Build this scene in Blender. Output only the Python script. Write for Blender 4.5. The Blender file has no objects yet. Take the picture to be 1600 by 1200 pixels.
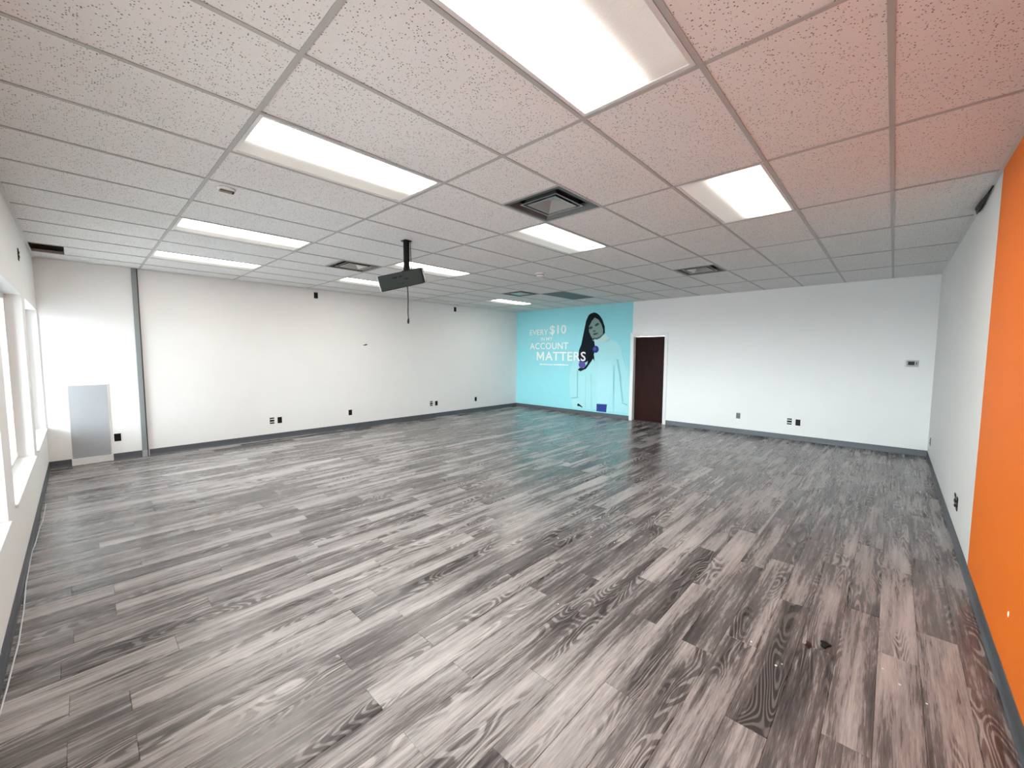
import bpy, bmesh, math, random
from mathutils import Matrix, Vector
random.seed(7)
scene = bpy.context.scene
col = scene.collection

# ------------------------------------------------------------------ room numbers (metres)
T = 0.6096                       # ceiling module
XL, XB = -1.062, 8.556           # window wall, far wall
YA, YR = 8.422, -0.555           # back wall, right wall
H = 2.898                        # ceiling height

# ------------------------------------------------------------------ camera
cam_data = bpy.data.cameras.new('camera'); cam = bpy.data.objects.new('camera', cam_data); col.objects.link(cam)
R0 = (0.68371, -0.72974, 0.00422); R1 = (-0.05205, -0.05453, -0.99716); R2 = (0.72790, 0.68154, -0.07526)
cam.matrix_world = Matrix(((R0[0], -R1[0], -R2[0], -0.7149), (R0[1], -R1[1], -R2[1], -0.0751),
                           (R0[2], -R1[2], -R2[2], 1.6368), (0, 0, 0, 1)))
cam_data.sensor_fit = 'HORIZONTAL'; cam_data.sensor_width = 36.0
cam_data.lens = 634.78 / 1600 * 36.0; cam_data.clip_start = 0.02; cam_data.clip_end = 300
scene.camera = cam

# ------------------------------------------------------------------ overcast sky, exposure
world = bpy.data.worlds.new('overcast_sky'); scene.world = world; world.use_nodes = True
bg = world.node_tree.nodes['Background']
bg.inputs[0].default_value = (0.86, 0.94, 1.0, 1); bg.inputs[1].default_value = 21.5
LAMP = 14.0                       # brightness of the fluorescent panels
vs = scene.view_settings
vs.view_transform = 'Standard'; vs.look = 'None'; vs.gamma = 1.0; vs.use_curve_mapping = False; vs.exposure = 0.66

# ------------------------------------------------------------------ helpers
def box(bm, x0, x1, y0, y1, z0, z1):
    v = [bm.verts.new(p) for p in ((x0,y0,z0),(x1,y0,z0),(x1,y1,z0),(x0,y1,z0),(x0,y0,z1),(x1,y0,z1),(x1,y1,z1),(x0,y1,z1))]
    for f in ((3,2,1,0),(4,5,6,7),(0,1,5,4),(1,2,6,5),(2,3,7,6),(3,0,4,7)):
        bm.faces.new([v[i] for i in f])
def tube(bm, pts, r, n=8):
    pts = [Vector(p) for p in pts]; rings = []
    for i, p in enumerate(pts):
        d = (pts[min(i+1, len(pts)-1)] - pts[max(i-1, 0)]).normalized()
        a = d.cross(Vector((0, 0, 1)) if abs(d.z) < .9 else Vector((1, 0, 0))).normalized(); b = d.cross(a)
        rr = r[i] if isinstance(r, (list, tuple)) else r
        rings.append([bm.verts.new(p + a*math.cos(2*math.pi*k/n)*rr + b*math.sin(2*math.pi*k/n)*rr) for k in range(n)])
    for A, B in zip(rings, rings[1:]):
        for k in range(n): bm.faces.new((A[k], A[(k+1) % n], B[(k+1) % n], B[k]))
    bm.faces.new(rings[0][::-1]); bm.faces.new(rings[-1])
def lathe(bm, prof, n=20, c=(0, 0, 0)):
    rings = [[bm.verts.new((c[0]+r*math.cos(2*math.pi*k/n), c[1]+r*math.sin(2*math.pi*k/n), c[2]+z)) for k in range(n)] for r, z in prof]
    for A, B in zip(rings, rings[1:]):
        for k in range(n): bm.faces.new((A[k], A[(k+1) % n], B[(k+1) % n], B[k]))
    bm.faces.new(rings[0][::-1]); bm.faces.new(rings[-1])
def prism(bm, poly, axis, a, b):
    """extrude a 2D polygon along one axis: poly points fill the other two in order"""
    def P(p, t): q = list(p); q.insert(axis, t); return q
    A = [bm.verts.new(P(p, a)) for p in poly]; B = [bm.verts.new(P(p, b)) for p in poly]
    n = len(poly); bm.faces.new(A[::-1]); bm.faces.new(B)
    for k in range(n): bm.faces.new((A[k], A[(k+1) % n], B[(k+1) % n], B[k]))
def mesh_of(name, bm, m, bevel=0.0, smooth=False):
    bmesh.ops.recalc_face_normals(bm, faces=bm.faces)
    if bevel: bmesh.ops.bevel(bm, geom=list(bm.edges), offset=bevel, segments=2, affect='EDGES', profile=.5)
    me = bpy.data.meshes.new(name); bm.to_mesh(me); bm.free()
    if m: me.materials.append(m)
    if smooth:
        for p in me.polygons: p.use_smooth = True
    return me
def obj(name, bm, m, parent=None, loc=None, bevel=0.0, smooth=False):
    me = bm if isinstance(bm, bpy.types.Mesh) else mesh_of(name, bm, m, bevel, smooth)
    o = bpy.data.objects.new(name, me); col.objects.link(o)
    if parent: o.parent = parent
    if loc: o.location = loc
    return o
def boxes(name, m, parent, *bs, bevel=0.0, loc=None):
    bm = bmesh.new()
    for b in bs: box(bm, *b)
    return obj(name, bm, m, parent, loc, bevel)
def tag(o, label=None, cat=None, group=None, kind=None):
    if label: o['label'] = label
    if cat: o['category'] = cat
    if group: o['group'] = group
    if kind: o['kind'] = kind
    return o
def empty(name, loc, rz=0.0):
    o = bpy.data.objects.new(name, None); col.objects.link(o); o.location = loc; o.rotation_euler = (0, 0, rz)
    o.empty_display_size = .1
    return o
def copy_tree(o, parent=None):
    c = o.copy(); col.objects.link(c); c.parent = parent
    for ch in list(o.children): copy_tree(ch, c)
    return c

# ------------------------------------------------------------------ materials
class N:
    """small wrapper that makes shader nodes readable"""
    def __init__(s, name):
        s.m = bpy.data.materials.new(name); s.m.use_nodes = True; s.t = s.m.node_tree
        s.b = s.t.nodes['Principled BSDF']; s.out = s.t.nodes['Material Output']
    def n(s, kind, ins=None, **kw):
        nd = s.t.nodes.new('ShaderNode' + kind)
        for k, v in kw.items(): setattr(nd, k, v)
        for k, v in (ins or {}).items(): s.set(nd, k, v)
        return nd
    def set(s, nd, k, v):
        if isinstance(v, bpy.types.NodeSocket): s.t.links.new(v, nd.inputs[k])
        else: nd.inputs[k].default_value = v
    def math(s, op, a, b=0.0, clamp=False):
        nd = s.n('Math', {0: a, 1: b}, operation=op, use_clamp=clamp); return nd.outputs[0]
    def mix(s, f, a, b):
        nd = s.n('Mix', data_type='RGBA'); s.set(nd, 0, f); s.set(nd, 6, a); s.set(nd, 7, b); return nd.outputs[2]
    def ramp(s, f, a, b, lo=0.0, hi=1.0):
        nd = s.n('MapRange', {0: f, 1: a, 2: b, 3: lo, 4: hi}, interpolation_type='SMOOTHSTEP'); return nd.outputs[0]
    def noise(s, vec, scale=1.0, detail=2.0, rough=.5, dist=0.0):
        return s.n('TexNoise', {'Vector': vec, 'Scale': scale, 'Detail': detail, 'Roughness': rough, 'Distortion': dist}).outputs[0]
    def scale(s, vec, v):
        return s.n('VectorMath', {0: vec, 1: v}, operation='MULTIPLY').outputs[0]
    def bump(s, h, strength=.2, dist=.002):
        nd = s.n('Bump', {'Height': h, 'Strength': strength, 'Distance': dist}); s.t.links.new(nd.outputs[0], s.b.inputs['Normal'])
def plain(name, c, rough=.5, metal=0.0, spec=.5, vary=.06, vscale=30, bump=0.0):
    s = N(name); pos = s.n('NewGeometry').outputs['Position']
    f = s.noise(pos, vscale, 3)
    s.set(s.b, 'Base Color', s.mix(f, tuple(max(0, x*(1-vary)) for x in c)+(1,), tuple(min(1, x*(1+vary)) for x in c)+(1,)))
    s.set(s.b, 'Roughness', rough); s.set(s.b, 'Metallic', metal); s.set(s.b, 'Specular IOR Level', spec)
    if bump: s.bump(s.noise(pos, vscale*8, 2), bump, .001)
    return s.m
M = {}
M['wall'] = plain('white_wall_paint', (.87, .87, .86), .6, vary=.02, vscale=2.5, bump=.08)
M['orange'] = plain('orange_wall_paint', (.90, .20, .014), .6, spec=.25, vary=.03, vscale=3, bump=.08)
M['white'] = plain('white_enamel', (.82, .82, .81), .35, vary=.02)
M['white_metal'] = plain('white_painted_metal', (.74, .74, .73), .4, vary=.02)
M['tee'] = plain('ceiling_tee_paint', (.45, .45, .44), .45, vary=.03)
M['base'] = plain('charcoal_vinyl_base', (.08, .09, .105), .38, vary=.1)
M['post'] = plain('grey_painted_steel', (.24, .265, .27), .4, vary=.06)
M['post_dark'] = plain('dark_joint_shade_and_threshold', (.035, .037, .04), .6)  # near-black for the painted recess shade beside the channel, and the door threshold
M['panel'] = plain('grey_panel_paint', (.38, .39, .41), .5, vary=.04, vscale=4)
M['black'] = plain('black_plastic', (.006, .006, .007), .5, spec=.2)
M['dark'] = plain('dark_void_paint', (.02, .021, .022), .8)
M['slate'] = plain('dark_grey_plastic', (.030, .038, .036), .55, spec=.2)
M['plug_grey'] = plain('grey_plastic', (.13, .135, .14), .4)
M['aluminium'] = plain('brushed_aluminium', (.62, .62, .60), .32, metal=.85)
M['alu_dark'] = plain('grey_diffuser_metal', (.12, .115, .11), .4, metal=.3)
M['thermo'] = plain('grey_thermostat_plastic', (.42, .42, .42), .4)
M['return'] = plain('teal_grey_grille', (.20, .25, .26), .5)
M['concrete'] = plain('pale_pavement', (.25, .25, .24), .8, vary=.1, vscale=.6)
M['asphalt'] = plain('grey_asphalt', (.24, .24, .25), .85, vary=.2, vscale=3)
M['sky_shade'] = plain('grey_added_canopy', (.22, .22, .22), .7)  # finish of the added canopy, grey to limit bounced light
M['light_fin'] = plain('dark_added_light_fin', (.11, .095, .095), .8, vary=.15, vscale=8)  # finish of the added fins, dark to cut light bounced indoors
M['cable'] = plain('pale_cable_sheath', (.6, .63, .66), .5)
M['chip'] = plain('white_paint_flake', (.9, .9, .88), .4)
M['scar'] = plain('torn_reddish_plaster', (.16, .05, .045), .8, vary=.5, vscale=60)

def tile_material():
    s = N('fissured_ceiling_tile'); pos = s.n('NewGeometry').outputs['Position']
    v = s.n('TexVoronoi', {'Vector': pos, 'Scale': 105.0, 'Randomness': 1.0}, feature='F1')
    size = s.ramp(s.n('SeparateColor', {0: v.outputs['Color']}).outputs[0], .32, 1.0, .0, .36)
    hole = s.math('LESS_THAN', v.outputs['Distance'], size)
    fiss = s.ramp(s.noise(s.scale(pos, (60, 22, 40)), 1.0, 3, .6, .6), .62, .74)
    mask = s.math('MAXIMUM', s.math('MULTIPLY', hole, .92), s.math('MULTIPLY', fiss, .18))
    base = s.mix(s.noise(pos, 1.7, 2), (.80, .79, .78, 1), (.85, .84, .83, 1))
    s.set(s.b, 'Base Color', s.mix(mask, base, (.13, .125, .12, 1))); s.set(s.b, 'Roughness', .9)
    s.set(s.b, 'Specular IOR Level', .15)
    s.bump(s.math('MULTIPLY', mask, -1.0), .5, .002)
    return s.m
M['tile'] = tile_material()

def wood_material():
    s = N('grey_oak_vinyl_plank')
    pos = s.n('NewGeometry').outputs['Position']
    tone = s.n('Attribute', attribute_name='tone').outputs['Fac']; seed = s.n('Attribute', attribute_name='seed').outputs['Fac']
    off = s.n('CombineXYZ', {0: s.math('MULTIPLY', seed, 37.0), 1: s.math('MULTIPLY', seed, 11.0), 2: s.math('MULTIPLY', seed, 53.0)}).outputs[0]
    p = s.n('VectorMath', {0: pos, 1: off}, operation='ADD').outputs[0]
    broad = s.noise(s.scale(p, (.9, 8.0, 1)), 1.0, 2, .5)                    # long light and dark bands
    streak = s.noise(s.scale(p, (2.2, 48, 1)), 1.0, 4, .62)                  # fine fibres
    fibre = s.noise(s.scale(p, (14, 230, 1)), 1.0, 2, .5)
    field = s.noise(s.scale(p, (1.35, 7.0, 1)), 1.0, 1.2, .4, .35)           # cathedral arches are contours of this
    rings = s.math('SINE', s.math('MULTIPLY', field, 125.0))
    rings = s.ramp(rings, -.2, .75)
    rmask = s.ramp(s.noise(s.scale(p, (1.0, 7.5, 1)), 1.0, 1, .4), .50, .64)
    f = s.math('ADD', s.math('MULTIPLY', broad, .95), s.math('MULTIPLY', streak, .85))
    f = s.math('ADD', f, s.math('MULTIPLY', s.math('SUBTRACT', fibre, .5), .45))
    f = s.math('ADD', f, s.math('MULTIPLY', s.math('SUBTRACT', tone, .5), .22))
    f = s.ramp(f, .45, 1.35)
    f = s.math('SUBTRACT', f, s.math('MULTIPLY', rmask, .30), True)
    f = s.math('ADD', f, s.math('MULTIPLY', s.math('MULTIPLY', rmask, rings), .36), True)
    nd = s.n('ValToRGB', {0: f}); cr = nd.color_ramp
    cr.elements[0].color = (.036, .031, .032, 1); cr.elements[1].color = (.49, .46, .45, 1)
    e = cr.elements.new(.35); e.color = (.135, .121, .119, 1)
    e = cr.elements.new(.65); e.color = (.265, .243, .238, 1)
    s.set(s.b, 'Base Color', nd.outputs[0])
    s.set(s.b, 'Roughness', s.ramp(f, 0, 1, .21, .34)); s.set(s.b, 'Specular IOR Level', .5)
    s.bump(f, .12, .0012)
    return s.m
M['wood'] = wood_material()

def door_material():
    s = N('dark_mahogany'); pos = s.n('NewGeometry').outputs['Position']
    g = s.noise(s.scale(pos, (30, 30, 2.5)), 1.0, 4, .6, .4)
    s.set(s.b, 'Base Color', s.mix(g, (.006, .002, .0018, 1), (.034, .007, .004, 1))); s.set(s.b, 'Roughness', .42); s.set(s.b, 'Specular IOR Level', .08)
    return s.m
M['door'] = door_material()

def lens_material(name, side, strength):
    """prismatic lens of a troffer: the working tube sits nearer one long edge"""
    s = N(name); o = s.n('TexCoord').outputs['Object']
    sep = s.n('SeparateXYZ', {0: o})
    y = s.math('MULTIPLY', sep.outputs[1], side)
    lit = s.math('ADD', s.math('POWER', s.ramp(y, -.20, .10), 3.0), .012)
    ends = s.ramp(s.math('ABSOLUTE', sep.outputs[0]), .44, .62, 1.0, .62)
    k = s.math('MULTIPLY', s.math('MULTIPLY', lit, ends), strength)
    s.set(s.b, 'Base Color', (.62, .61, .57, 1)); s.set(s.b, 'Roughness', .35)
    s.set(s.b, 'Emission Color', (1.0, .955, .88, 1)); s.set(s.b, 'Emission Strength', k)
    v = s.n('TexVoronoi', {'Vector': o, 'Scale': 90.0}).outputs['Distance']
    s.bump(v, .3, .002)
    return s.m
M['lens_low'] = lens_material('lit_lens_tube_toward_camera', -1, LAMP)
M['lens_high'] = lens_material('lit_lens_tube_away', 1, LAMP)

def glass_material():
    s = N('window_glass'); g = s.n('BsdfGlossy', {'Roughness': .02, 'Color': (1, 1, 1, 1)}); t = s.n('BsdfTransparent', {0: (.95, .97, .96, 1)})
    mx = s.n('MixShader', {0: .06, 1: t.outputs[0], 2: g.outputs[0]}); s.t.links.new(mx.outputs[0], s.out.inputs[0])
    return s.m
M['glass'] = glass_material()

# ================================================================== THE SETTING
# ---- floor: slab with staggered vinyl planks
floor = tag(boxes('floor', M['dark'], None, (XL-.2, XB+.2, YR-.2, YA+.2, -.12, -.006)), 'grey wood-look vinyl plank floor', kind='structure')
PW, PL = .165, 1.22
planks = []
y = YR - .04; row = 0
rnd = random.Random(21)
while y < YA:
    y0, y1 = max(y, YR), min(y+PW, YA)
    x = XL - (.39 + .61*(row % 2) + rnd.choice((0, .2, .41)) + rnd.uniform(-.03, .03)) % PL
    while x < XB:
        x0, x1 = max(x, XL), min(x+PL, XB)
        if x1-x0 > .02 and y1-y0 > .01: planks.append((x0, x1, y0, y1, rnd.random(), rnd.random()))
        x += PL
    y += PW; row += 1
def in_view(p):
    d = Vector((p[0], p[1], 0)) - Vector((-.7149, -.0751, 1.6368))
    u, v, w = (d.dot(Vector(r)) for r in (R0, R1, R2))
    return w > .1 and abs(u/w) < 1.3 and abs(v/w) < 1.0
def plank_geo(x0, x1, y0, y1):
    e, b = .0005, .0022
    a = [(x0+e, y0+e, -.006), (x1-e, y0+e, -.006), (x1-e, y1-e, -.006), (x0+e, y1-e, -.006)]
    m_ = [(p[0], p[1], -.0016) for p in a]
    t = [(x0+b, y0+b, 0), (x1-b, y0+b, 0), (x1-b, y1-b, 0), (x0+b, y1-b, 0)]
    f = [(8, 9, 10, 11)]
    for k in range(4):
        j = (k+1) % 4; f += [(k, j, 4+j, 4+k), (4+k, 4+j, 8+j, 8+k)]
    return a + m_ + t, f
def plank_mesh(name, items):
    V, F, tn, sd = [], [], [], []
    for it in items:
        v, f = plank_geo(*it[:4]); o = len(V); V += v; F += [tuple(i+o for i in q) for q in f]
        tn += [it[4]]*len(f); sd += [it[5]]*len(f)
    me = bpy.data.meshes.new(name); me.from_pydata(V, [], F); me.materials.append(M['wood'])
    for nm, vals in (('tone', tn), ('seed', sd)):
        at = me.attributes.new(nm, 'FLOAT', 'FACE'); at.data.foreach_set('value', vals)
    return me
def rank(it):
    c = ((it[0]+it[1])/2, (it[2]+it[3])/2)
    vis = any(in_view(p) for p in (c, (it[0], it[2]), (it[1], it[3])))
    return (not vis, (c[0]+.715)**2 + (c[1]+.075)**2)
planks.sort(key=rank)
for it in planks[:300]:
    cx, cy = (it[0]+it[1])/2, (it[2]+it[3])/2
    obj('plank', plank_mesh('plank', [(it[0]-cx, it[1]-cx, it[2]-cy, it[3]-cy, it[4], it[5])]), None, floor, (cx, cy, 0))
tag(obj('distant_planks', plank_mesh('distant_planks', planks[300:]), None, floor), 'further rows of grey vinyl planks', kind='stuff')

# ---- walls
OPEN = ((6.56, YA-.015), (4.30, 6.22), (2.02, 3.90), (-.26, 1.62))       # window openings, along the window wall
SILL, HEAD, TH = .56, 2.19, .20
bm = bmesh.new()
box(bm, XL-TH, XL, YR-.2, YA+.2, -.12, SILL); box(bm, XL-TH, XL, YR-.2, YA+.2, HEAD, H+.35)
edges = [YR-.2] + [v for o in sorted(OPEN) for v in o] + [YA+.2]
for a, b in zip(edges[0::2], edges[1::2]): box(bm, XL-TH, XL, a, b, SILL, HEAD)
wall_left = tag(obj('wall_left', bm, M['wall']), 'white wall with tall windows above a low sill', kind='structure')
wall_back = tag(boxes('wall_back', M['wall'], None, (XL, XB, YA, YA+.15, -.12, H+.35)), 'long white wall with low black outlets', kind='structure')
DY0, DY1, DZ = 3.786, 4.546, 2.05
wall_far = tag(boxes('wall_far', M['wall'], None, (XB, XB+.15, YR-.15, DY0-.02, -.12, H+.35), (XB, XB+.15, DY1+.02, YA+.15, -.12, H+.35),
               (XB, XB+.15, DY0-.02, DY1+.02, DZ+.02, H+.35)), 'white wall with a door beside the blue mural', kind='structure')
wall_right = tag(boxes('wall_right', M['wall'], None, (XL, XB, YR-.15, YR, -.12, H+.35)), 'white and orange painted wall', kind='structure')
tag(boxes('painted_section', M['orange'], wall_right, (XL, 3.66, YR, YR+.002, .0, H+.01)), 'orange painted section of wall')
boxes('paint_edge_bead', M['white'], wall_right, (3.66, 3.685, YR, YR+.003, .09, H))
tag(boxes('pavement', M['concrete'], None, (XL-2.8, XL-TH, -50, 60, -.2, -.12)), 'pale pavement strip outside windows', kind='structure')
tag(boxes('car_park', M['asphalt'], None, (XL-60, XL-2.8, -50, 60, -.3, -.22)), 'dark asphalt beyond the pavement', kind='structure')

tag(boxes('added_sky_shade', M['sky_shade'], None, (XL-TH-1.9, XL-TH, YR-2, YA+2, 2.42, 2.60)), 'added grey canopy outside, blocking high sky light above the windows', kind='structure')  # unseen canopy, added to hold back high daylight near the windows
tag(boxes('added_light_fin', M['light_fin'], None, (XL-TH-1.9, XL-TH, 6.22, 6.56, -.12, 2.42)), 'added dark light-blocking fin outside nearest back wall', kind='structure')  # unseen deep fins, added to keep slanting daylight off the back wall
tag(boxes('added_light_fin', M['light_fin'], None, (XL-TH-1.9, XL-TH, 3.90, 4.30, -.12, 2.42)), 'added dark middle light-blocking fin outside', kind='structure')
tag(boxes('added_light_fin', M['light_fin'], None, (XL-TH-1.9, XL-TH, 1.62, 2.02, -.12, 2.42)), 'added dark light-blocking fin outside beside camera', kind='structure')
# ---- windows
for i, (a, b) in enumerate(OPEN):
    w = empty('window_%d' % (i+1), (XL-.14, (a+b)/2, SILL)); tag(w, kind='structure')
    w['label'] = ('tall window beside the grey wall corner', 'tall window between the two wall piers', 'tall window beside the camera', 'tall window behind the camera')[i]
    hw, hh = (b-a)/2, HEAD-SILL
    bm = bmesh.new(); fr = .045
    box(bm, -.03, .03, -hw, -hw+fr, 0, hh); box(bm, -.03, .03, hw-fr, hw, 0, hh)
    box(bm, -.03, .03, -hw+fr, hw-fr, 0, fr); box(bm, -.03, .03, -hw+fr, hw-fr, hh-fr, hh)
    obj('window_frame', bm, M['white'], w)
    boxes('mullion', M['white'], w, (-.025, .025, -.02, .02, fr, hh-fr))
    boxes('pane', M['glass'], w, (-.004, .004, -hw+fr, -.02, fr, hh-fr)); boxes('pane', M['glass'], w, (-.004, .004, .02, hw-fr, fr, hh-fr))
    boxes('window_sill', M['white'], w, (.03, .155, -hw, hw, 0, .018), bevel=.003)

# ---- door in the far wall
door = empty('door_1', (XB, (DY0+DY1)/2, 0)); tag(door, 'dark mahogany door in a white frame beside mural', kind='structure')
hw = (DY1-DY0)/2
boxes('casing', M['white'], door, (-.018, 0, hw, hw+.082, 0, DZ+.09), bevel=.003)
boxes('casing', M['white'], door, (-.018, 0, -hw-.075, -hw, 0, DZ+.09), bevel=.003)
boxes('casing', M['white'], door, (-.018, 0, -hw, hw, DZ, DZ+.09), bevel=.003)
boxes('jamb', M['white'], door, (0, .15, hw, hw+.02, 0, DZ)); boxes('jamb', M['white'], door, (0, .15, -hw-.02, -hw, 0, DZ)); boxes('jamb', M['white'], door, (0, .15, -hw, hw, DZ, DZ+.02))
tag(boxes('door_leaf', M['door'], door, (.09, .13, -hw+.003, hw-.003, .008, DZ-.003), bevel=.002), 'dark reddish brown wooden leaf')
boxes('threshold', M['post_dark'], door, (.0, .15, -hw, hw, -.006, .006))

# ---- cove baseboards
COVE = ((0, 0), (.014, 0), (.008, .012), (.004, .03), (.0035, .098), (.002, .102), (0, .102))
def base_x(name, y, s, spans, label):
    bm = bmesh.new()
    for a, b in spans: prism(bm, [(y+s*p, z) for p, z in COVE], 0, a, b)
    tag(obj(name, bm, M['base']), label, kind='structure')
def base_y(name, x, s, spans, label):
    bm = bmesh.new()
    for a, b in spans: prism(bm, [(x+s*p, z) for p, z in COVE], 1, a, b)
    tag(obj(name, bm, M['base']), label, kind='structure')
base_x('baseboard_back', YA, -1, ((XL, -.846), (-.42, -.10), (-.01, XB)), 'charcoal vinyl baseboard along the outlet wall')
base_x('baseboard_right', YR+.002, 1, ((XL, XB),), 'charcoal vinyl baseboard below the orange paint')
base_y('baseboard_left', XL, 1, ((YR, YA),), 'charcoal vinyl baseboard below the windows')
base_y('baseboard_far', XB, -1, ((YR, DY0-.075), (DY1+.082, YA)), 'charcoal vinyl baseboard below mural and door wall')

# ---- grey steel channel on the back wall
trim = tag(empty('trim_1', (-.06, YA, 0)), 'grey vertical steel channel running floor to ceiling', kind='structure')
boxes('channel_face', M['post'], trim, (-.036, .022, -.035, 0, 0, H), bevel=.002)
boxes('channel_joint_shade', M['post_dark'], trim, (.022, .036, -.014, 0, 0, H))  # dark strip painted in for the shadowed recess beside the face
boxes('base_plate', M['panel'], trim, (-.037, .023, -.037, -.035, 0, .10))

# ================================================================== CEILING
ceiling = tag(boxes('ceiling', M['dark'], None, (XL-.2, XB+.2, YR-.2, YA+.2, H+.30, H+.35)), 'suspended ceiling of white fissured tiles', kind='structure')
XI = [XL] + [2*T*i for i in range(0, 7)] + [XB]        # grid lines
YJ = [YR] + [T*j for j in range(0, 14)] + [YA]
LIGHTS = {(0, 1): 'lens_high', (0, 4): 'lens_low', (0, 8): 'lens_low', (0, 11): 'lens_low', (2, 1): 'lens_low', (2, 4): 'lens_low', (2, 8): 'lens_low', (2, 11): 'lens_low', (5, 11): 'lens_low'}
DIFF = {(1, 3), (1, 9), (4, 3), (4, 9)}
RET = (5, 8)
def cell(i, j): return XI[i+1], XI[i+2], YJ[j+1], YJ[j+2]
FL, FT = .012, .003                                     # tee flange half width, thickness
def tee_mesh(name, L, axis):
    bm = bmesh.new()
    if axis == 0: box(bm, -L/2, L/2, -FL, FL, 0, FT); box(bm, -L/2, L/2, -.001, .001, FT, .035)
    else: box(bm, -FL, FL, -L/2, L/2, 0, FT); box(bm, -.001, .001, -L/2, L/2, FT, .035)
    return mesh_of(name, bm, M['tee'])
main = tee_mesh('main_tee', YA-YR, 1)
for x in XI[1:-1]: obj('main_tee', main, None, ceiling, (x, (YR+YA)/2, H-.001))
cache = {}
def cross(a, b, y):
    L = round(b-a, 3)
    if L not in cache: cache[L] = tee_mesh('cross_tee', L, 0)
    obj('cross_tee', cache[L], None, ceiling, ((a+b)/2, y, H))
for i in range(-1, 7):
    a, b = XI[i+1] + (FL if i >= 0 else 0), XI[i+2] - (FL if i < 6 else 0)
    for yy in YJ[1:-1]: cross(a, b, yy)
tcache = {}
rt = random.Random(5)
def tile(x0, x1, y0, y1, sag=None):
    g = .004; key = (round(x1-x0, 3), round(y1-y0, 3))
    if key not in tcache:
        bm = bmesh.new(); hx, hy = (x1-x0)/2-g, (y1-y0)/2-g
        box(bm, -hx, hx, -hy, hy, 0, .010); tcache[key] = mesh_of('tile', bm, M['tile'])
    o = obj('tile', tcache[key], None, ceiling, ((x0+x1)/2, (y0+y1)/2, H+FT+.0012))
    if sag:
        o.location.z += sag[0]; o.rotation_euler = (sag[1], sag[2], 0)
    elif rt.random() < .45:
        o.rotation_euler = (rt.uniform(-.0016, .0016), 0, 0); o.location.z += .0006
SAG = {(5, 1): (.008, -.012, .006), (5, 4): (.007, -.011, .005), (0, 3): (.002, .0, .003), (3, 0): (.003, .004, 0)}
for i in range(-1, 7):
    for j in range(-1, 14):
        if (i, j) in LIGHTS or (i, j) == RET: continue
        x0, x1, y0, y1 = cell(i, j)
        if (i, j) in DIFF:
            xm = (x0+x1)/2; tile(x0, xm, y0, y1)
            o = obj('cross_tee', tcache.setdefault('short', tee_mesh('cross_tee', T-2*FL, 1)), None, ceiling, (xm, (y0+y1)/2, H)); continue
        if (i, j) == (-1, 12): x0 = -.765                # cut tile, open plenum beside it
        tile(x0, x1, y0, y1, SAG.get((i, j)))
boxes('wall_angle', M['white_metal'], ceiling, (XL, XL+.022, YR, YA, H-.002, H+.001)); boxes('wall_angle', M['white_metal'], ceiling, (XB-.022, XB, YR, YA, H-.002, H+.001))
boxes('wall_angle', M['white_metal'], ceiling, (XL, XB, YA-.022, YA, H-.002, H+.001)); boxes('wall_angle', M['white_metal'], ceiling, (XL, XB, YR, YR+.022, H-.002, H+.001))

# ---- troffer lights
LLAB = {(0, 1): 'large lit ceiling panel nearest the camera, cut by the top of the picture', (0, 4): 'long lit ceiling panel left of the near square diffuser, above the round sensor',
        (0, 8): 'narrow lit ceiling panel, upper of two above the grey channel', (0, 11): 'thin lit ceiling panel nearest the back wall, above the grey channel',
        (2, 1): 'lit ceiling panel nearest the white right wall', (2, 4): 'lit ceiling panel touching the corner of the near square diffuser',
        (2, 8): 'lit ceiling panel behind the projector pole', (2, 11): 'thin lit ceiling panel partly hidden left of the projector', (5, 11): 'small distant lit ceiling panel above the mural corner'}
bm = bmesh.new(); hx, hy, fr = T-FL-.003, T/2-FL-.003, .022
box(bm, -hx, hx, -hy, -hy+fr, 0, .02); box(bm, -hx, hx, hy-fr, hy, 0, .02); box(bm, -hx, -hx+fr, -hy+fr, hy-fr, 0, .02); box(bm, hx-fr, hx, -hy+fr, hy-fr, 0, .02)
me_fr = mesh_of('light_frame', bm, M['white_metal'])
bm = bmesh.new(); box(bm, -hx+fr, hx-fr, -hy+fr, hy-fr, .006, .010); me_ln = mesh_of('diffuser_lens', bm, None)
bm = bmesh.new()
box(bm, -hx, hx, -hy, hy, .11, .12); box(bm, -hx, hx, -hy, -hy+.002, .02, .11); box(bm, -hx, hx, hy-.002, hy, .02, .11); box(bm, -hx, -hx+.002, -hy, hy, .02, .11); box(bm, hx-.002, hx, -hy, hy, .02, .11)
me_hs = mesh_of('light_housing', bm, M['white_metal'])
for (i, j), lm in LIGHTS.items():
    x0, x1, y0, y1 = cell(i, j)
    t = tag(empty('ceiling_light', ((x0+x1)/2, (y0+y1)/2, H+.001)), LLAB[(i, j)], 'ceiling light', 'recessed fluorescent ceiling lights')
    obj('light_frame', me_fr, None, t); obj('light_housing', me_hs, None, t)
    l = me_ln.copy(); l.materials.clear(); l.materials.append(M[lm]); tag(obj('diffuser_lens', l, None, t), 'glowing warm white lens')

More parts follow.
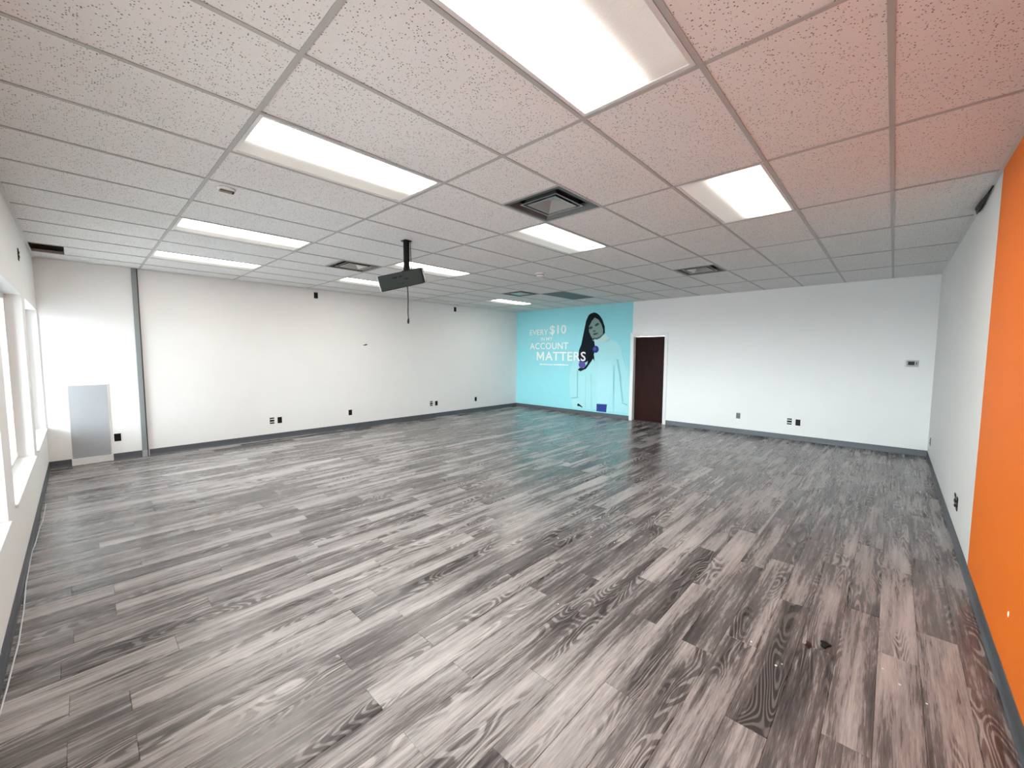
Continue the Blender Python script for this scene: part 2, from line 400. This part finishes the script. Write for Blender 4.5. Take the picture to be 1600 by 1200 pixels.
# ---- square four-way diffusers
DLAB = {(1, 3): 'large square air diffuser between two lit panels, nearest the camera', (1, 9): 'square air diffuser left of the projector',
        (4, 3): 'square air diffuser in the ceiling above the white far wall', (4, 9): 'small distant dark air diffuser beside the teal-grey return panel'}
def ring(bm, a, b, z0, z1):
    """sloped square ring from half size a (height z0) to half size b (height z1), with thickness"""
    for k in range(4):
        c, s = math.cos(k*math.pi/2), math.sin(k*math.pi/2)
        def P(x, y, z): return bm.verts.new((c*x-s*y, s*x+c*y, z))
        v = [P(-a, -a, z0), P(a, -a, z0), P(b, -b, z1), P(-b, -b, z1), P(-a, -a, z0+.003), P(a, -a, z0+.003), P(b, -b, z1+.003), P(-b, -b, z1+.003)]
        for f in ((0, 1, 2, 3), (7, 6, 5, 4), (0, 4, 5, 1), (3, 2, 6, 7), (0, 3, 7, 4), (1, 5, 6, 2)): bm.faces.new([v[q] for q in f])
for (i, j) in sorted(DIFF):
    x0, x1, y0, y1 = cell(i, j); x0 = (x0+x1)/2
    t = tag(empty('air_diffuser', ((x0+x1)/2, (y0+y1)/2, H)), DLAB[(i, j)], 'air diffuser', 'square air diffusers in the ceiling')
    a = T/2-FL-.002
    bm = bmesh.new(); ring(bm, a, a-.03, .0, .0); obj('diffuser_frame', bm, M['alu_dark'], t)
    for r0, r1, z1, mm in ((a-.030, a-.050, .05, 'alu_dark'), (a-.098, a-.116, .006, 'aluminium'), (a-.116, a-.135, .045, 'alu_dark')):
        bm = bmesh.new(); ring(bm, r0, r1, .002, z1); obj('vane', bm, M[mm], t)
    bm = bmesh.new(); c = a-.158
    ring(bm, c+.016, c, .002, .004); ring(bm, c, .03, .004, .06); box(bm, -.03, .03, -.03, .03, .06, .063); obj('centre_cone', bm, M['aluminium'], t)
    bm = bmesh.new(); box(bm, -a, a, -a, a, .12, .125); box(bm, -a, a, -a, -a+.002, .01, .12); box(bm, -a, a, a-.002, a, .01, .12); box(bm, -a, -a+.002, -a, a, .01, .12); box(bm, a-.002, a, -a, a, .01, .12)
    obj('plenum_box', bm, M['dark'], t)

# ---- teal-grey return panel
x0, x1, y0, y1 = cell(*RET)
t = tag(empty('return_grille', ((x0+x1)/2, (y0+y1)/2, H+.001)), 'teal-grey return air panel in the ceiling above the mural', 'air grille')
hx, hy = T-FL-.002, T/2-FL-.002
bm = bmesh.new(); box(bm, -hx, hx, -hy, -hy+.02, 0, .010); box(bm, -hx, hx, hy-.02, hy, 0, .010); box(bm, -hx, -hx+.02, -hy, hy, 0, .010); box(bm, hx-.02, hx, -hy, hy, 0, .010)
obj('grille_frame', bm, M['return'], t)
for k in range(24):
    yk = -hy+.02 + (k+.5)*(2*hy-.04)/24; boxes('slat', M['return'], t, (-hx+.02, hx-.02, yk-.0045, yk+.0045, .002, .014))
boxes('backing', M['return'], t, (-hx, hx, -hy, hy, .03, .034))
# ---- gap strip above right wall, cut tile
bm = bmesh.new(); tube(bm, [(3.98, YR+.010, H-.012), (4.15, YR+.014, H-.016), (4.38, YR+.022, H-.022), (4.55, YR+.026, H-.024), (4.68, YR+.016, H-.014), (4.82, YR+.008, H-.008)], [.004, .008, .017, .020, .011, .003], 8)
tag(obj('foam_strip', bm, M['black'], smooth=True), 'black loose strip tucked where right wall meets ceiling', 'foam strip')

# ================================================================== MURAL
FIG = {
'sweater': [(5.732,2.012),(5.336,2.126),(5.168,2.012),(5.005,1.925),(4.896,1.792),(4.785,1.555),(4.696,1.319),(4.646,0.989),(4.622,0.515),(4.633,0.169),(6.304,0.16),(6.356,0.374),(6.401,0.531),(6.427,0.93),(6.403,1.196),(6.343,1.369),(6.176,1.671),(5.967,1.927)],
'center': [(5.511,1.448),(5.154,1.454),(5.109,0.967),(5.21,0.368),(5.563,0.337),(5.563,0.945)],
'foldR': [(5.005,1.504),(4.954,1.493),(4.866,1.075),(4.837,0.763),(4.786,0.441),(4.828,0.437),(4.873,0.761),(4.916,1.072)],
'foldR2': [(5.084,1.358),(5.057,1.358),(5.034,0.97),(5.035,0.174),(5.067,0.171),(5.066,0.969)],
'foldL': [(6.188,1.176),(6.141,1.178),(6.147,0.812),(6.143,0.457),(6.177,0.455),(6.181,0.81)],
'foldM': [(5.756,1.114),(5.732,1.115),(5.682,0.172),(5.721,0.169)],
'foldM2': [(5.913,1.082),(5.895,1.083),(5.882,0.179),(5.913,0.176)],
'cuffL': [(6.367,0.432),(6.121,0.467),(6.114,0.433),(6.36,0.395)],
'cuffR': [(4.833,0.43),(4.67,0.386),(4.674,0.352),(4.837,0.4)],
'armR': [(4.895,1.769),(4.862,1.709),(4.757,1.46),(4.704,1.224),(4.738,1.27),(4.808,1.459)],
'hair': [(5.675,2.708),(5.776,2.689),(5.848,2.644),(5.919,2.509),(5.954,2.283),(5.975,2.029),(6.057,1.89),(6.131,1.723),(6.142,1.542),(6.124,1.412),(5.911,1.403),(5.764,1.495),(5.67,1.597),(5.633,1.747),(5.641,1.86),(5.696,1.961),(5.756,2.075),(5.818,2.202),(5.833,2.341),(5.742,2.495),(5.657,2.575),(5.541,2.514),(5.454,2.387),(5.403,2.25),(5.408,2.111),(5.348,2.168),(5.36,2.334),(5.429,2.508),(5.516,2.624),(5.597,2.683)],
'tail': [(6.16,1.198),(6.106,1.252),(5.968,1.255),(5.865,1.366),(5.832,1.494),(5.722,1.584),(5.658,1.597),(5.64,1.433),(5.685,1.508),(5.791,1.367),(5.893,1.237),(6.073,1.159)],
'face': [(5.657,2.575),(5.742,2.495),(5.833,2.341),(5.824,2.215),(5.769,2.105),(5.709,2.024),(5.587,2.001),(5.479,2.044),(5.408,2.111),(5.403,2.25),(5.454,2.387),(5.541,2.514)],
'jaw': [(5.709,2.024),(5.587,2.001),(5.479,2.044),(5.408,2.111),(5.414,2.145),(5.489,2.086),(5.588,2.046),(5.68,2.053)],
'eyeL': [(5.832,2.324),(5.768,2.356),(5.716,2.337),(5.726,2.295),(5.781,2.277),(5.826,2.288)],
'eyeR': [(5.658,2.372),(5.611,2.419),(5.534,2.433),(5.527,2.396),(5.578,2.358),(5.629,2.35)],
'nose': [(5.713,2.229),(5.664,2.247),(5.615,2.231),(5.634,2.207),(5.692,2.203)],
'mouth': [(5.711,2.144),(5.648,2.172),(5.576,2.175),(5.54,2.189),(5.556,2.154),(5.618,2.126),(5.682,2.123)],
'collar': [(5.731,2.004),(5.586,1.971),(5.404,2.054),(5.336,2.119),(5.256,2.043),(5.25,1.99),(5.387,1.948),(5.614,1.934)],
'collarShade': [(5.36,1.962),(5.291,1.991),(5.191,2.032),(5.195,1.989),(5.276,1.946)],
'flower': [(5.518,1.752),(5.529,1.705),(5.562,1.67),(5.608,1.657),(5.654,1.67),(5.689,1.705),(5.703,1.752),(5.691,1.8),(5.658,1.835),(5.612,1.847),(5.566,1.834),(5.531,1.799)],
'flowerLight': [(5.598,1.76),(5.61,1.728),(5.638,1.715),(5.667,1.728),(5.679,1.76),(5.668,1.792),(5.64,1.805),(5.611,1.791)],
'flower2': [(5.916,1.344),(5.929,1.298),(5.969,1.263),(6.023,1.249),(6.078,1.26),(6.12,1.293),(6.135,1.339),(6.121,1.386),(6.082,1.421),(6.027,1.435),(5.972,1.423),(5.931,1.39)],
'pocket': [(5.554,0.322),(5.248,0.334),(5.265,0.128),(5.553,0.129)],
'keys': [(6.161,0.258),(6.118,0.283),(5.977,0.196),(6.004,0.183),(6.085,0.212),(6.147,0.207)],
}
def ink(name, c, rough=.7):
    return plain(name, c, rough, spec=.12, vary=.03, vscale=6)
mural = tag(empty('wall_mural', (XB, 6.5, 0)), 'blue wall mural of a woman in a pale sweater with white lettering', 'mural')
I = {'bg': ink('mural_aqua_ink', (.33, .75, .82)), 'sweater': ink('mural_sweater_ink', (.42, .78, .82)), 'light': ink('mural_pale_ink', (.46, .80, .86)),
     'fold': ink('mural_fold_ink', (.26, .60, .66)), 'fold2': ink('mural_soft_fold_ink', (.34, .70, .76)), 'hair': ink('mural_hair_ink', (.008, .014, .022)), 'face': ink('mural_face_ink', (.22, .34, .31)),
     'jaw': ink('mural_shadow_ink', (.06, .13, .12)), 'feature': ink('mural_feature_ink', (.035, .085, .08)), 'collar': ink('mural_collar_ink', (.55, .74, .70)),
     'blue': ink('mural_blue_ink', (.035, .05, .26)), 'violet': ink('mural_violet_ink', (.12, .10, .40)), 'white': ink('mural_white_ink', (.93, .95, .95))}
def flat(name, pts, m, layer, parent):
    x = -.002 - .0007*layer; cy = sum(p[0] for p in pts)/len(pts); cz = sum(p[1] for p in pts)/len(pts)
    bm = bmesh.new(); prism(bm, [(p[0]-cy, p[1]-cz) for p in pts], 0, x, x+.0006)
    bmesh.ops.triangulate(bm, faces=[f for f in bm.faces if len(f.verts) > 4])
    o = obj(name, bm, m, parent); o.location = (0, cy-6.5, cz) if parent is mural else (0, 0, 0)
    return o
flat('vinyl_sheet', [(YA, .10), (YA, H), (4.587, H), (4.587, 2.141), (4.629, 2.141), (4.629, .10)], I['bg'], 0, mural)
LAY = (('sweater', 'printed_sweater', 'sweater', 1), ('center', 'sweater_front', 'light', 2), ('foldR', 'sleeve_fold', 'fold', 3), ('foldR2', 'sweater_fold', 'fold2', 3), ('foldL', 'sleeve_fold', 'fold', 3),
       ('foldM', 'sweater_fold', 'fold2', 3), ('foldM2', 'sweater_fold', 'fold2', 3), ('cuffL', 'cuff_line', 'fold', 3), ('cuffR', 'cuff_line', 'fold', 3), ('armR', 'sleeve_fold', 'fold2', 3),
       ('hair', 'printed_hair', 'hair', 4), ('tail', 'hair_ends', 'hair', 4), ('face', 'printed_face', 'face', 5), ('jaw', 'jaw_shadow', 'jaw', 6), ('eyeL', 'printed_eye', 'feature', 6), ('eyeR', 'printed_eye', 'feature', 6),
       ('nose', 'printed_nose', 'jaw', 6), ('mouth', 'printed_mouth', 'feature', 6), ('collar', 'collar', 'collar', 6), ('collarShade', 'collar_fold', 'fold2', 6),
       ('flower', 'blue_flower', 'blue', 7), ('flowerLight', 'flower_highlight', 'violet', 8), ('flower2', 'blue_flower', 'violet', 7), ('pocket', 'blue_card', 'blue', 4), ('keys', 'dark_ring', 'hair', 4))
for key, nm, ik, ly in LAY: flat(nm, FIG[key], I[ik], ly, mural)
def word(txt, y0, y1, z0, z1, bold=.013):
    cu = bpy.data.curves.new('lettering', 'FONT'); cu.body = txt; cu.offset = bold; cu.space_character = 1.06; cu.extrude = 0; cu.resolution_u = 3
    o = bpy.data.objects.new('lettering', cu); col.objects.link(o)
    dg = bpy.context.evaluated_depsgraph_get(); me = bpy.data.meshes.new_from_object(o.evaluated_get(dg)); bpy.data.objects.remove(o)
    xs = [v.co.x for v in me.vertices]; ys = [v.co.y for v in me.vertices]
    ax, bx_, ay, by = min(xs), max(xs), min(ys), max(ys)
    for v in me.vertices:
        u = (v.co.x-ax)/(bx_-ax); w = (v.co.y-ay)/(by-ay)
        v.co = (-.0092, y0 + (y1-y0)*u - 6.5, z0 + (z1-z0)*w)
    me.materials.clear(); me.materials.append(I['white'])
    for p in me.polygons: p.use_smooth = False
    o = bpy.data.objects.new('lettering', me); col.objects.link(o); o.parent = mural; tag(o, 'white capital lettering %s' % txt)
word('EVERY', 7.874, 7.19, 2.172, 2.330); word('$10', 7.125, 6.557, 2.150, 2.430, .015); word('IN', 7.445, 7.31, 2.004, 2.103); word('MY', 7.255, 7.02, 2.004, 2.100)
word('ACCOUNT', 7.866, 6.48, 1.757, 1.948, .015); word('ATTERS', 7.285, 5.91, 1.435, 1.688, .016)
tag(flat('lettering', [(7.60-.272*u, 1.438+.248*w) for u, w in ((0, 0), (0, 1), (.19, 1), (.5, .42), (.81, 1), (1, 1), (1, 0), (.82, 0), (.82, .62), (.57, .17), (.43, .17), (.18, .62), (.18, 0))], I['white'], 10, mural), 'white capital letter M beginning the word MATTERS')
bm = bmesh.new(); yy = 7.478; rl = random.Random(3)                       # line of print too small to read
while yy > 6.47:
    w = rl.choice((.018, .024, .03)); hgt = rl.choice((.03, .03, .042))
    box(bm, -.0094, -.0088, yy-w-6.5, yy-6.5, 1.305, 1.305+hgt); yy -= w + (.028 if rl.random() < .13 else .007)
tag(obj('small_print', bm, I['white'], mural), 'line of tiny white print', kind='stuff')

# ================================================================== WALL FITTINGS
def outlet_meshes():
    bm = bmesh.new(); box(bm, -.038, .038, -.006, 0, -.058, .058); plate = mesh_of('cover_plate', bm, None, .002)
    bm = bmesh.new(); lathe(bm, [(.017, 0), (.017, .003), (.015, .004)], 14)
    for v in bm.verts: v.co = (v.co.x, -.006 - v.co.z, max(-.0135, min(.0135, v.co.y)))
    rec = mesh_of('receptacle', bm, None)
    bm = bmesh.new(); box(bm, -.0075, -.0055, -.0107, -.010, -.004, .006); box(bm, .0055, .0075, -.0107, -.010, -.004, .006); slot = mesh_of('slot', bm, M['dark'])
    bm = bmesh.new(); box(bm, -.034, .034, -.011, -.0062, -.0075, .0075); jack = mesh_of('jack_strip', bm, M['white'])
    return plate, rec, slot, jack
PLATE, REC, SLOT, JACK = outlet_meshes()
mcache = {}
def with_mat(me, m):
    k = (me.name, m.name)
    if k not in mcache: mcache[k] = me.copy(); mcache[k].materials.clear(); mcache[k].materials.append(m)
    return mcache[k]
def fitting(name, loc, rz, m, label, group, data=False):
    t = tag(empty(name, loc, rz), label, 'outlet' if not data else 'data plate', group)
    obj('cover_plate', with_mat(PLATE, m), None, t)
    if data:
        for z in (-.026, .026): obj('jack_strip', JACK, None, t, (0, 0, z))
    else:
        for z in (-.02, .02):
            r = obj('receptacle', with_mat(REC, m), None, t, (0, 0, z)); obj('slot', SLOT, None, r)
    return t
G = 'wall outlets'; GD = 'data plates'
bk = M['black']
fitting('wall_outlet', (-.362, YA, .345), 0, bk, 'black outlet beside the low grey panel', G)
fitting('data_plate', (1.735, YA, .35), 0, bk, 'black and white data plate on the back wall nearest the grey channel', GD, True)
fitting('wall_outlet', (1.867, YA, .347), 0, bk, 'black outlet touching close to the nearest data plate on the back wall', G)
fitting('wall_outlet', (3.252, YA, .348), 0, bk, 'single black outlet in the middle of the long back wall', G)
fitting('data_plate', (5.367, YA, .357), 0, bk, 'black and white data plate on the back wall nearer the mural', GD, True)
fitting('wall_outlet', (5.522, YA, .352), 0, bk, 'black outlet beside the data plate nearer the mural', G)
fitting('wall_outlet', (6.871, YA, .352), 0, bk, 'black outlet on the back wall nearest the mural', G)
fitting('wall_outlet', (2.61, YA, 2.775), 0, bk, 'black outlet high on the back wall left of the projector', G)
fitting('wall_outlet', (6.152, YA, 2.784), 0, bk, 'black outlet high on the back wall right of the projector', G)
q = math.pi/2
fitting('wall_outlet', (XB, 2.20, .372), -q, M['plug_grey'], 'dark grey outlet right of the door', G)
fitting('data_plate', (XB, 1.313, .357), -q, bk, 'black and white data plate on the far wall below the thermostat side', GD, True)
fitting('wall_outlet', (XB, 1.178, .351), -q, bk, 'black outlet beside the data plate on the far wall', G)
fitting('wall_outlet', (8.05, YR, .33), 2*q, M['plug_grey'], 'grey outlet on the right wall close to its far corner', G)
fitting('data_plate', (4.66, YR, .33), 2*q, bk, 'data plate on the right wall near the orange paint', GD, True)
fitting('wall_outlet', (4.50, YR, .335), 2*q, bk, 'black outlet on the right wall nearest the orange paint', G)
fitting('wall_outlet', (XL, 6.25, 2.583), q, bk, 'black outlet high above the windows', G)

th = tag(empty('thermostat', (XB, -.30, 1.50), -q), 'grey thermostat with dark screen on the far white wall', 'thermostat')
boxes('back_plate', M['white_metal'], th, (-.085, .085, -.006, 0, -.06, .06), bevel=.002)
boxes('housing', M['thermo'], th, (-.065, .075, -.028, -.006, -.048, .048), bevel=.006)
boxes('display', M['slate'], th, (-.045, .030, -.0295, -.028, -.025, .03)); boxes('button', M['plug_grey'], th, (.045, .06, -.031, -.028, -.02, .02))

pn = tag(empty('utility_panel', (-.638, YA, 0)), 'low grey access panel with white bottom rail on the back wall', 'access panel')
boxes('panel_sheet', M['panel'], pn, (-.198, .198, -.012, 0, .10, 1.152), bevel=.003)
boxes('panel_frame', M['wall'], pn, (-.21, .21, -.008, 0, 1.152, 1.175), (.198, .21, -.008, 0, .10, 1.152), (-.21, -.198, -.008, 0, .10, 1.152))
boxes('bottom_rail', M['white'], pn, (-.208, .218, -.035, 0, .004, .10), bevel=.003)
bm = bmesh.new(); lathe(bm, [(.006, 0), (.006, .004), (.003, .006)], 10)
for v in bm.verts: v.co = (v.co.x-.19, -.012-v.co.z, v.co.y+.125)
obj('screw', bm, M['aluminium'], pn)

bm = bmesh.new(); pts = [(-.055, -.008), (-.02, .004), (.01, .018), (.048, .022), (.055, .010), (.035, -.010), (.0, -.016), (-.03, -.014)]
prism(bm, pts, 1, -.002, 0)
tag(obj('wall_scar', bm, M['scar'], loc=(3.625, YA, 1.808)), 'small reddish tear in the back wall below the projector', 'wall damage')
bm = bmesh.new(); lathe(bm, [(.0, 0), (.012, 0), (.009, .003), (.0, .004)][1:3], 8)
for v in bm.verts: v.co = (v.co.x*.7, v.co.z, v.co.y*1.4)
tag(obj('paint_nick', bm, M['chip'], loc=(2.323, YR+.002, .379)), 'tiny pale nick in the orange wall', 'wall damage')

# ---- ceiling sensors
sd = tag(empty('smoke_detector', (4.344, 4.063, H+.002)), 'white dome smoke detector on the ceiling', 'smoke detector')
bm = bmesh.new(); lathe(bm, [(.078, 0), (.078, -.014), (.070, -.020)], 24); obj('detector_base', bm, M['white'], sd, smooth=True)
bm = bmesh.new(); lathe(bm, [(.064, -.020), (.062, -.044), (.044, -.058), (.014, -.062)], 24); obj('detector_dome', bm, M['white'], sd, smooth=True)
bm = bmesh.new(); lathe(bm, [(.0645, -.026), (.0645, -.032)], 24); obj('vent_slot', bm, M['dark'], sd)
sn = tag(empty('ceiling_sensor', (.142, 3.776, H+.002)), 'round white ceiling sensor with dark slot near the window side', 'sensor')
bm = bmesh.new(); lathe(bm, [(.062, 0), (.060, -.008), (.050, -.012)], 24); obj('sensor_base', bm, M['white'], sn, smooth=True)
M['olive'] = plain('olive_grey_plastic', (.16, .165, .11), .4)
bm = bmesh.new(); box(bm, -.044, .044, -.022, .022, -.026, -.012); obj('sensor_window', bm, M['olive'], sn, bevel=.006)
bm = bmesh.new(); box(bm, .036, .05, -.016, .016, -.028, -.010); obj('sensor_eye', bm, M['black'], sn, bevel=.004)

# ---- projector on its pole, hung askew
pj = tag(empty('projector', (1.892, 4.01, H)), 'dark grey projector hanging askew from a black ceiling pole', 'projector')
bm = bmesh.new(); box(bm, -.045, .045, -.045, .045, -.008, 0); obj('ceiling_plate', bm, M['black'], pj, bevel=.002)
bm = bmesh.new(); tube(bm, [(0, 0, -.005), (0, 0, -.37)], .034, 16); obj('pole', bm, M['black'], pj, smooth=False)
ww = Vector((.6837, -.7297, 0)); vv = Vector((.7297, .6837, 0)); zz = Vector((0, 0, 1))
yaw = .10; w1 = (ww*math.cos(yaw) + vv*math.sin(yaw)); v1 = (vv*math.cos(yaw) - ww*math.sin(yaw))
roll = math.radians(13.5)
wx = w1*math.cos(roll) + zz*math.sin(roll); zx = zz*math.cos(roll) - w1*math.sin(roll)
pt = math.radians(11); v2 = v1*math.cos(pt) + zx*math.sin(pt); zx = zx*math.cos(pt) - v1*math.sin(pt); v1 = v2
cen = Vector((1.849, 4.031, 2.464)) - Vector((1.892, 4.01, H))
def rot_part(o):
    o.matrix_local = Matrix(((wx.x, v1.x, zx.x, cen.x), (wx.y, v1.y, zx.y, cen.y), (wx.z, v1.z, zx.z, cen.z), (0, 0, 0, 1))); return o
bm = bmesh.new(); box(bm, -.243, .235, -.13, .16, -.085, .085); body = rot_part(obj('projector_body', bm, M['slate'], pj, bevel=.012))
bm = bmesh.new(); box(bm, .232, .247, -.126, .156, -.083, .083); obj('side_vent', bm, M['black'], body, bevel=.004)
bm = bmesh.new(); box(bm, -.252, -.243, -.10, .15, -.08, .08); obj('white_end_cap', bm, M['white'], body, bevel=.003)
for px, pz, w_, h_ in ((-.06, .035, .05, .02), (.0, .035, .03, .018), (-.03, -.035, .012, .01), (.005, -.035, .014, .012), (.06, .0, .04, .016)):
    bm = bmesh.new(); box(bm, px-w_/2, px+w_/2, -.1325, -.129, pz-h_/2, pz+h_/2); obj('port', bm, M['black'], body)
bm = bmesh.new(); box(bm, .02, .12, -.03, .07, .083, .092); box(bm, .04, .10, -.01, .05, .092, .115); obj('mount_bracket', bm, M['black'], body)
bm = bmesh.new(); tube(bm, [(.045, -.01, -.002), (.048, -.01, -.15), (.055, -.012, -.33)], .004, 8); obj('pole_cable', bm, M['black'], pj)
bm = bmesh.new(); tube(bm, [(.02, .02, -.50), (.026, .02, -.65), (.022, .022, -.80), (.026, .02, -.87)], .0055, 8); hang = obj('hanging_cable', bm, M['black'], pj)
bm = bmesh.new(); tube(bm, [(.026, .02, -.865), (.024, .02, -.90), (.022, .02, -.925)], [.008, .013, .009], 10); obj('cable_plug', bm, M['black'], hang)

# ================================================================== FLOOR BITS
bm = bmesh.new(); rc = random.Random(9)
pts = []
yy = 6.5
while yy > 1.2:
    pts.append((XL+.024+.012*math.sin(yy*2.3)+rc.uniform(-.003, .003), yy, .004)); yy -= .22
tube(bm, pts, .004, 6); tag(obj('loose_cable', bm, M['cable'], smooth=True), 'thin pale cable lying along the baseboard below the windows', 'cable')
FLECKS = ((2.752, 2.843), (2.865, 1.934), (2.872, 1.68), (2.391, 1.606), (2.344, 1.815), (2.122, 2.012), (2.079, -.123), (1.999, -.187), (1.932, -.278), (1.753, .267), (1.719, .289), (1.831, .428), (1.353, 1.439), (-.373, 8.242))
for k, (fx, fy) in enumerate(FLECKS):
    bm = bmesh.new(); n = 5; r = rc.uniform(.004, .007) * (1.6 if k == 13 or k == 0 else 1)
    prism(bm, [(math.cos(a*2*math.pi/n)*r*rc.uniform(.6, 1.2), math.sin(a*2*math.pi/n)*r*rc.uniform(.6, 1.2)) for a in range(n)], 2, 0, .0025)
    tag(obj('paint_fleck', bm, M['chip'], loc=(fx, fy, 0)), 'tiny white paint fleck on the plank floor', 'debris', 'paint flecks on the floor')
bm = bmesh.new()
prism(bm, [(-.03, .0), (-.012, .022), (.012, .016), (.03, .026), (.034, -.004), (.02, -.026), (.004, -.012)], 2, 0, .012)
tag(obj('debris_chip', bm, M['black'], loc=(2.075, .115, 0), bevel=.002), 'black broken chip on the floor near the orange wall', 'debris')
bm = bmesh.new(); prism(bm, [(-.035, -.01), (-.01, .012), (.02, .006), (.04, .012), (.03, -.012), (0, -.02)], 2, 0, .005)
M['rust'] = plain('dark_brown_crumb', (.03, .010, .010), .3)
tag(obj('debris_crumb', bm, M['rust'], loc=(2.015, .19, 0)), 'flat dark brown crumb beside the black chip', 'debris')
